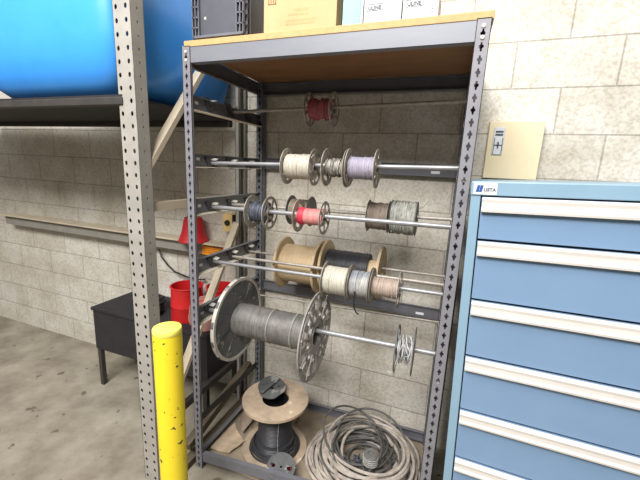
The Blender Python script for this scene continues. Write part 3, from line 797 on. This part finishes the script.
# ------------------------------------------------------------------ things behind, lower left
ch = thing('cable_trunking', 'long grey trunking along the block wall left of the rack', 'trunking', (0, 0, 0))
bm = B(); box(bm, (-2.6, .60, 1.04), (-.132, .689, 1.118), .003); obj('channel', bm, M['channel'], ch, False)
bm = B(); box(bm, (-2.6, .565, 1.1185), (-.132, .689, 1.131), .002); obj('cover', bm, M['cream_brace'], ch, False)
lb = thing('warning_label', 'orange label stuck on the front of the grey trunking', 'label', (-.318, .5995, 1.074))
bm = B(); box(bm, (-.095, -.001, -.034), (.095, .0, .045)); obj('label_sheet', bm, M['orange'], lb, False)
bm = B(); rnd = random.Random(6)
for z in (.026, .010, -.004, -.018):
    x = -.08
    while x < .075:
        w_ = rnd.uniform(.006, .018); box(bm, (x, -.0016, z), (x+w_, -.0009, z+(.010 if z > .02 else .004))); x += w_+.004
obj('label_print', bm, M['orangeink'], lb, False)
cn = thing('red_funnel', 'red flared funnel-shaped shade sitting on the grey trunking', 'funnel', (-.468, .584, 1.131))
bm = B(); lathe(bm, [(0.0, .101), (.004, .103), (.03, .092), (.07, .078), (.15, .062), (.165, .058), (.165, .0005)], 40, 'z')
lathe(bm, [(0, .101), (.0, .096), (.15, .055), (.155, .001)], 40, 'z')
o = obj('shade', bm, M['redshade'], cn)
bm = B(); lathe(bm, [(.165, .02), (.19, .02), (.19, .001)], 20, 'z'); obj('neck', bm, M['redshade'], cn)
cn.scale = (1, 1, 1)
yb = thing('switch_box', 'small cream-yellow box with black round knob on the wall', 'switch box', (-.226, .69, 1.215))
bm = B(); box(bm, (-.036, -.055, 0), (.036, 0, .118), .003); obj('housing', bm, M['yellowbox'], yb, False)
bm = B(); box(bm, (.0362, -.05, .002), (.046, 0, .116)); obj('side_plate', bm, M['black'], yb, False)
bm = B(); lathe(bm, [(0, .0005), (-.0, .020), (.012, .018), (.0125, .0005)], 24, 'z'); bmesh.ops.rotate(bm, verts=bm.verts, matrix=Euler((PI/2, 0, 0)).to_matrix()); bmesh.ops.translate(bm, verts=bm.verts, vec=(0, -.055, .06)); obj('knob', bm, M['black'], yb)
bm = B(); tube(bm, [(-.87, .668, 1.0), (-.84, .655, .95), (-.77, .64, .90), (-.70, .635, .86), (-.60, .64, .835), (-.52, .645, .825), (-.44, .66, .83)], .006, 8)
tag(obj('hanging_cable', bm, M['black']), 'thin black cable drooping down the wall below the grey trunking', 'cable')

# dark bench of odds and ends under the buckets
bn = thing('black_crate', 'long black crate under the red buckets behind the racks', 'crate', (-.62, .47, 0))
bm = B()
for s in (-1, 1):
    pass
box(bm, (-.52, -.17, .30), (.47, .20, .31)); box(bm, (-.52, -.17, .31), (.47, -.158, .60)); box(bm, (-.52, .188, .31), (.47, .20, .60)); box(bm, (-.52, -.158, .31), (-.508, .188, .60)); box(bm, (.458, -.158, .31), (.47, .188, .60)); box(bm, (-.53, -.18, .60), (.48, .21, .622), .003)
obj('body', bm, M['darkbox'], bn, False)
for x in (-.50, .44):
    for y in (-.15, .17):
        bm = B(); box(bm, (x-.015, y-.015, 0), (x+.015, y+.015, .30)); obj('leg', bm, M['darksteel'], bn, False)
def bucket(x, y, z, r, h, label, open_top=True):
    t = thing('bucket', label, 'bucket', (x, y, z), (0, 0, 0), 'red buckets')
    bm = B(); lathe(bm, [(0, .001), (0, r*.98), (.01, r), (h*.42, r*.97), (h*.43, r*.985), (h*.45, r*.97), (h*.97, r*.94), (h, r*.96), (h, r*.90), (.012, r*.92), (.012, .001)], 44, 'z'); obj('pail', bm, M['redpl'], t)
    bm = B(); lathe(bm, [(h-.004+.004*math.cos(q), r*.965+.004*math.sin(q)) for q in [2*PI*k/8 for k in range(8)]], 44, 'z', True); obj('rim', bm, M['redpl'], t)
    return t
bucket(-.432, .46, .6225, .108, .232, 'red bucket seen between the cream upright and left grey post')
b2_ = bucket(-.235, .565, .6225, .10, .225, 'red bucket half hidden behind the left post and clear disc')
dsk = thing('wire_reel', 'dusky red reel with pale clear flange next to the red buckets', 'wire reel', (-.10, .50, .87), (0, 0, -.9))
dsk.location = (-.215, .375, .725)
for s in (-1, 1):
    bm = B(); plate(bm, circle(.098, 44), [circle(.015, 16)], .003, Matrix.Translation((s*.05-.0015, 0, 0)) @ XM)
    lathe(bm, [(s*.05+.003*math.cos(t_), .098+.003*math.sin(t_)) for t_ in [2*PI*k/8 for k in range(8)]], 44, 'x', True)
    obj('flange', bm, M['duct'], dsk)
bm = winding(-.045, .045, .078, .006, .02, 4); obj('wire_winding', bm, M['redshade'], dsk)
# black hose heap left of bucket
hs = B(); rnd = random.Random(12)
for k in range(6):
    rr0 = rnd.uniform(.07, .12); zz = .632+.017*k
    tube(hs, [(-.735+rr0*math.cos(a_)+rnd.uniform(-.002, .002), .44+rr0*math.sin(a_)*.8, zz) for a_ in [2*PI*i/30 for i in range(30)]], .009, 8, True)
tag(obj('hose_coil', hs, M['black']), 'black hose coil lying left of the red buckets', 'hose')
mt = thing('electric_motor', 'small dusty grey motor in front of the black hose coil', 'motor', (-.66, .36, .6225))
bm = B(); lathe(bm, [(-.06, .001), (-.06, .03), (-.05, .04)]+[(q, .045 if i % 2 else .041) for i, q in enumerate([-.045+.01*j for j in range(10)])]+[(.052, .04), (.06, .03), (.06, .001)], 28, 'x', c=(0, 0, .05)); obj('casing', bm, M['darksteel'], mt)
bm = B(); box(bm, (-.04, -.035, 0), (.04, .035, .012)); obj('foot', bm, M['darksteel'], mt, False)
# lengths of timber / angle on the floor by the rack
def plank(p0, p1, w, h, m, label, name='timber_length'):
    bm = B(); bar(bm, p0, p1, w, h, bev=.002); return tag(obj(name, bm, m, None, False), label, 'timber' if 'timber' in name else 'strip')
plank((-.045, -.12, .021), (-.045, .62, .021), .05, .04, M['timber'], 'lowest weathered timber length lying along the left side of rack')
plank((-.058, .0, .105), (-.058, .64, .262), .045, .05, M['timber'], 'weathered timber length propped up towards the wall left of rack')
bm = B(); bar(bm, (.012, .0135, .285), (.012, D-.04, .285), .003, .045); obj('loose_strip', bm, M['darksteel'], rack, False, label='loose dark strip along the left side')  # loose dark strip, parented to the rack but no brace of it

# ------------------------------------------------------------------ camera
cam = bpy.data.cameras.new('camera'); co = bpy.data.objects.new('camera', cam); col.objects.link(co)
yaw, pitch, roll = .352, -.207, .046
cyw, syw, cp, sp_, crl, srl = math.cos(yaw), math.sin(yaw), math.cos(pitch), math.sin(pitch), math.cos(roll), math.sin(roll)
f_ = Vector((-syw*cp, cyw*cp, sp_)); r_ = Vector((cyw, syw, 0)); u_ = r_.cross(f_)
r2_ = r_*crl+u_*srl; u2_ = -r_*srl+u_*crl
co.matrix_world = Matrix.Translation((1.159, -1.308, 1.669)) @ Matrix((r2_, u2_, -f_)).transposed().to_4x4()
cam.sensor_width = 36; cam.lens = 345/640*36; cam.clip_start = .02
scene.camera = co

# ------------------------------------------------------------------ light
w = bpy.data.worlds.new('world'); scene.world = w; w.use_nodes = True
nt = w.node_tree; bg = nt.nodes['Background']; bg.inputs['Strength'].default_value = .45
tc = nt.nodes.new('ShaderNodeTexCoord'); sp = nt.nodes.new('ShaderNodeSeparateXYZ'); nt.links.new(tc.outputs['Generated'], sp.inputs[0])
rp = nt.nodes.new('ShaderNodeValToRGB'); rp.color_ramp.elements[0].position = 0; rp.color_ramp.elements[0].color = (.14, .135, .13, 1)
rp.color_ramp.elements[1].position = .75; rp.color_ramp.elements[1].color = (1.0, .985, .97, 1)
nt.links.new(sp.outputs['Z'], rp.inputs['Fac']); nt.links.new(rp.outputs['Color'], bg.inputs['Color'])
def area(name, loc, target, sx, sy, power, c=(1, .985, .97)):
    l = bpy.data.lights.new(name, 'AREA'); l.shape = 'RECTANGLE'; l.size = sx; l.size_y = sy; l.energy = power; l.color = c
    o = bpy.data.objects.new(name, l); col.objects.link(o); o.location = loc
    o.rotation_euler = (Vector(target)-Vector(loc)).to_track_quat('-Z', 'Y').to_euler()
area('ceiling_lamp_light', (-.3, -1.4, 4.5), (.3, .2, .8), 2.6, 1.2, 85)
area('ceiling_lamp_light', (.5, -3.5, 4.6), (.6, .6, .4), 3.0, 1.4, 345)

scene.view_settings.view_transform = 'Standard'; scene.view_settings.look = 'None'
scene.view_settings.gamma = 1; scene.view_settings.use_curve_mapping = False; scene.view_settings.exposure = .27
